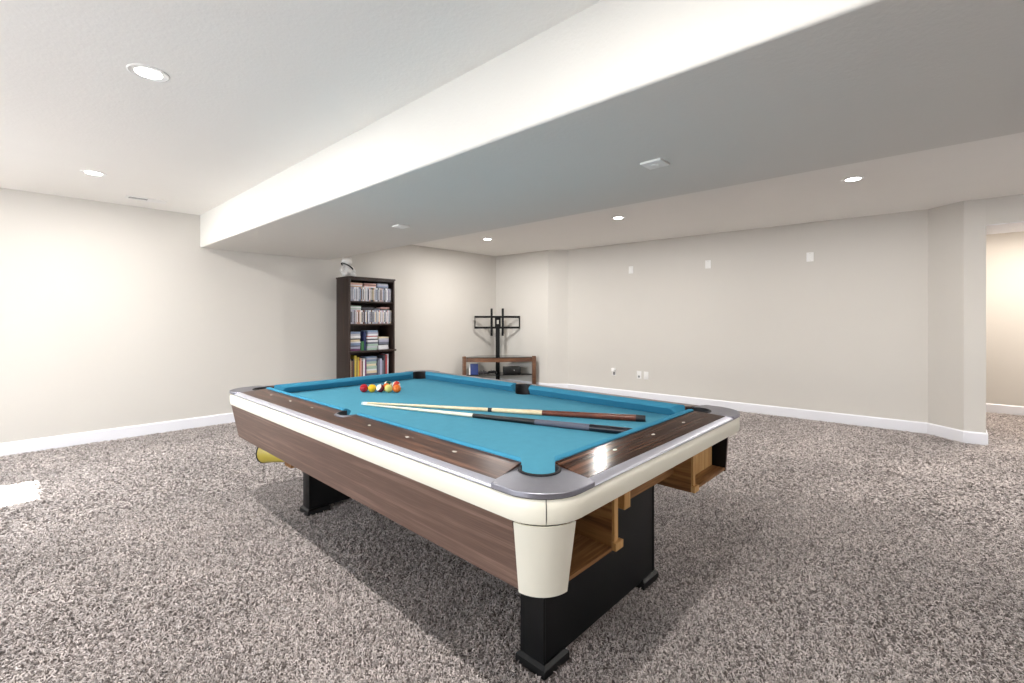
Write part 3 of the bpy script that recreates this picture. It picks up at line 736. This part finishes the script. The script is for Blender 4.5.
MB().lathe([(.001, 0), (.006, 0), (.005, .006), (.001, .006)], 12, (0, 0, 0), Matrix.Translation((0, -.006, 0)) @ Matrix.Rotation(PI / 2, 4, 'X')).build('connector', PLATE, r)
r = wall_obj('power_outlet', 3.984, .402); wplate(r, .070, .115); tag(r, 'white outlet with a plug in it, leftmost low on the back wall', 'power outlet')
MB().box(-.030, .030, -.05, -.0065, .012, .068, .006).build('plug', PLATE, r); MB().box(-.016, .022, -.012, -.0065, -.045, .004, .001).build('socket', GREYP, r)

# ------------------------------------------------------------------ ceiling fixtures
def downlight(x, y, label, power, group='recessed ceiling lights'):
    r = empty('ceiling_light', (x, y, CE)); tag(r, label, 'ceiling light', group)
    MB().lathe([(.074, 0), (.086, 0), (.085, -.003), (.079, -.005), (.074, -.003)], 32).build('trim_ring', PLATE, r)
    MB().lathe([(.001, -.0012), (.0735, -.0012), (.0735, -.0025), (.001, -.0045)], 32).build('lens', LENS, r)
    ld = bpy.data.lights.new('lamp_light', 'AREA'); ld.shape = 'DISK'; ld.size = .045; ld.energy = power; ld.color = (1, .965, .92)
    lo = bpy.data.objects.new('lamp_light', ld); COL.objects.link(lo); lo.parent = r; lo.location = (0, 0, -.012)
PW = 30; PR_ = 31
downlight(.41, 5.20, 'round recessed ceiling light near the left wall, beside the air vent', PW)
downlight(.43, 2.88, 'round recessed ceiling light over the left area, nearer the camera', PW)
downlight(.43, .56, 'round recessed ceiling light above the camera left of the beam', PW)
downlight(.43, -1.76, 'round recessed ceiling light behind the camera left of the beam', PW)
downlight(4.90, 5.12, 'round recessed ceiling light nearest the television stand corner', 44)
downlight(4.95, 2.88, 'round recessed ceiling light, middle of the row along the back wall', PR_)
downlight(4.98, .58, 'round recessed ceiling light nearest the hall opening, right of the beam', PR_)
downlight(4.98, -1.74, 'round recessed ceiling light at the near end right of the beam', PR_)
# air vent
r = empty('air_vent', (.873, 5.955, CE)); tag(r, 'white rectangular air vent in the ceiling close to the left wall', 'air vent')
fm = MB(); fm.box(-.165, .165, -.07, -.05, -.008, 0); fm.box(-.165, .165, .05, .07, -.008, 0); fm.box(-.165, -.145, -.05, .05, -.008, 0); fm.box(.145, .165, -.05, .05, -.008, 0)
fm.build('frame', PLATE, r); MB().box(.01, .145, -.05, .05, -.0065, -.0005).build('blank_panel', PLATE, r); MB().box(-.145, .0095, -.05, .05, -.0015, -.0005).build('backing', plain('vent_dark', srgb(70, 68, 66), .8, var=.05, scale=30), r)
for k in range(4): MB().box(-.144, .009, -.040 + k * .025, -.0375 + k * .025, -.0035, -.0018).build('slat', PLATE, r)
# plates under the beam
for x, y, lab in ((2.327, 1.132, 'small square white box on the underside of the beam above the table'), (2.343, 3.577, 'small square white box on the underside of the beam near the bookcase')):
    r = empty('ceiling_plate', (x, y, 2.1255)); tag(r, lab, 'ceiling plate', 'square boxes under the beam')
    MB().box(-.058, .058, -.058, .058, -.012, 0, .003).build('cover', PLATE, r); MB().lathe([(.001, -.0125), (.02, -.0125), (.019, -.0155), (.001, -.016)], 20).build('sensor_cap', PLATE, r)

# ------------------------------------------------------------------ daylight, added near fill, hall light, sun
def area(name, loc, rot, sx, sy, en, col):
    ld = bpy.data.lights.new(name, 'AREA'); ld.shape = 'RECTANGLE'; ld.size = sx; ld.size_y = sy; ld.energy = en; ld.color = col
    o = bpy.data.objects.new(name, ld); COL.objects.link(o); o.location = loc; o.rotation_euler = rot
    return o
area('daylight_door', (XW - .06, 1.775, 1.085), (0, -PI / 2, 0), 2.0, 2.75, 118, (.93, .96, 1))
area('daylight_window', (XW - .55, 4.80, 1.75), (0, -PI / 2 + .5, 0), 1.2, .60, 230, (.92, .96, 1))
area('added_near_fill', (4.4, YN + .06, 1.25), (-PI / 2, 0, 0), 2.3, 1.7, 230, (.94, .97, 1))  # added fill from behind the camera, brightens the back wall
hl = empty('ceiling_light', (7.95, -.80, CE)); tag(hl, 'round recessed ceiling light in the hall beyond the opening', 'ceiling light', 'recessed ceiling lights')
MB().lathe([(.074, 0), (.086, 0), (.085, -.003), (.079, -.005), (.074, -.003)], 32).build('trim_ring', PLATE, hl)
MB().lathe([(.001, -.0012), (.0735, -.0012), (.0735, -.0025), (.001, -.0045)], 32).build('lens', LENS, hl)
ld = bpy.data.lights.new('lamp_light', 'AREA'); ld.shape = 'DISK'; ld.size = .14; ld.energy = 60; ld.color = (1, .90, .80)
lo = bpy.data.objects.new('lamp_light', ld); COL.objects.link(lo); lo.parent = hl; lo.location = (0, 0, -.012)
sd = bpy.data.lights.new('sun', 'SUN'); sd.energy = 115; sd.angle = math.radians(.6); sd.color = (1, .96, .9)
so = bpy.data.objects.new('sun', sd); COL.objects.link(so)
sdir = Vector((2.82, .13, -2.08)).normalized()
so.rotation_euler = sdir.to_track_quat('-Z', 'Y').to_euler()
# added slab, out of view, keeps the sun off the glazed door
dk = MB().box(XW - 4.2, XW - .21, -.6, 4.15, 2.45, 2.60).build('sun_blocker', plain('sun_blocker_paint', srgb(120, 100, 84), .8, var=.2, scale=6))
struct(dk)

W = bpy.data.worlds.new('World'); SC.world = W; W.use_nodes = True
wn = W.node_tree.nodes; wl = W.node_tree.links
bg = wn['Background']; sky = wn.new('ShaderNodeTexSky'); sky.sky_type = 'NISHITA'; sky.sun_disc = False; sky.sun_elevation = math.radians(37); sky.sun_rotation = math.radians(90)
wl.new(sky.outputs[0], bg.inputs['Color']); bg.inputs['Strength'].default_value = .25

# ------------------------------------------------------------------ camera
cd = bpy.data.cameras.new('camera'); cd.sensor_width = 36; cd.lens = 460 / 1024 * 36; cd.shift_y = -(341.5 - 318.4) / 1024
cd.clip_start = .02
co = bpy.data.objects.new('camera', cd); COL.objects.link(co); co.location = (0, 0, 1.29); co.rotation_euler = (PI / 2, 0, math.radians(43.2 - 90))
SC.camera = co
SC.view_settings.view_transform = 'Standard'; SC.view_settings.look = 'None'; SC.view_settings.gamma = 1; SC.view_settings.use_curve_mapping = False
SC.view_settings.exposure = 0.09
SC.cycles.use_denoising = True
SC.cycles.max_bounces = 10; SC.cycles.diffuse_bounces = 6
SC.cycles.sample_clamp_indirect = 30
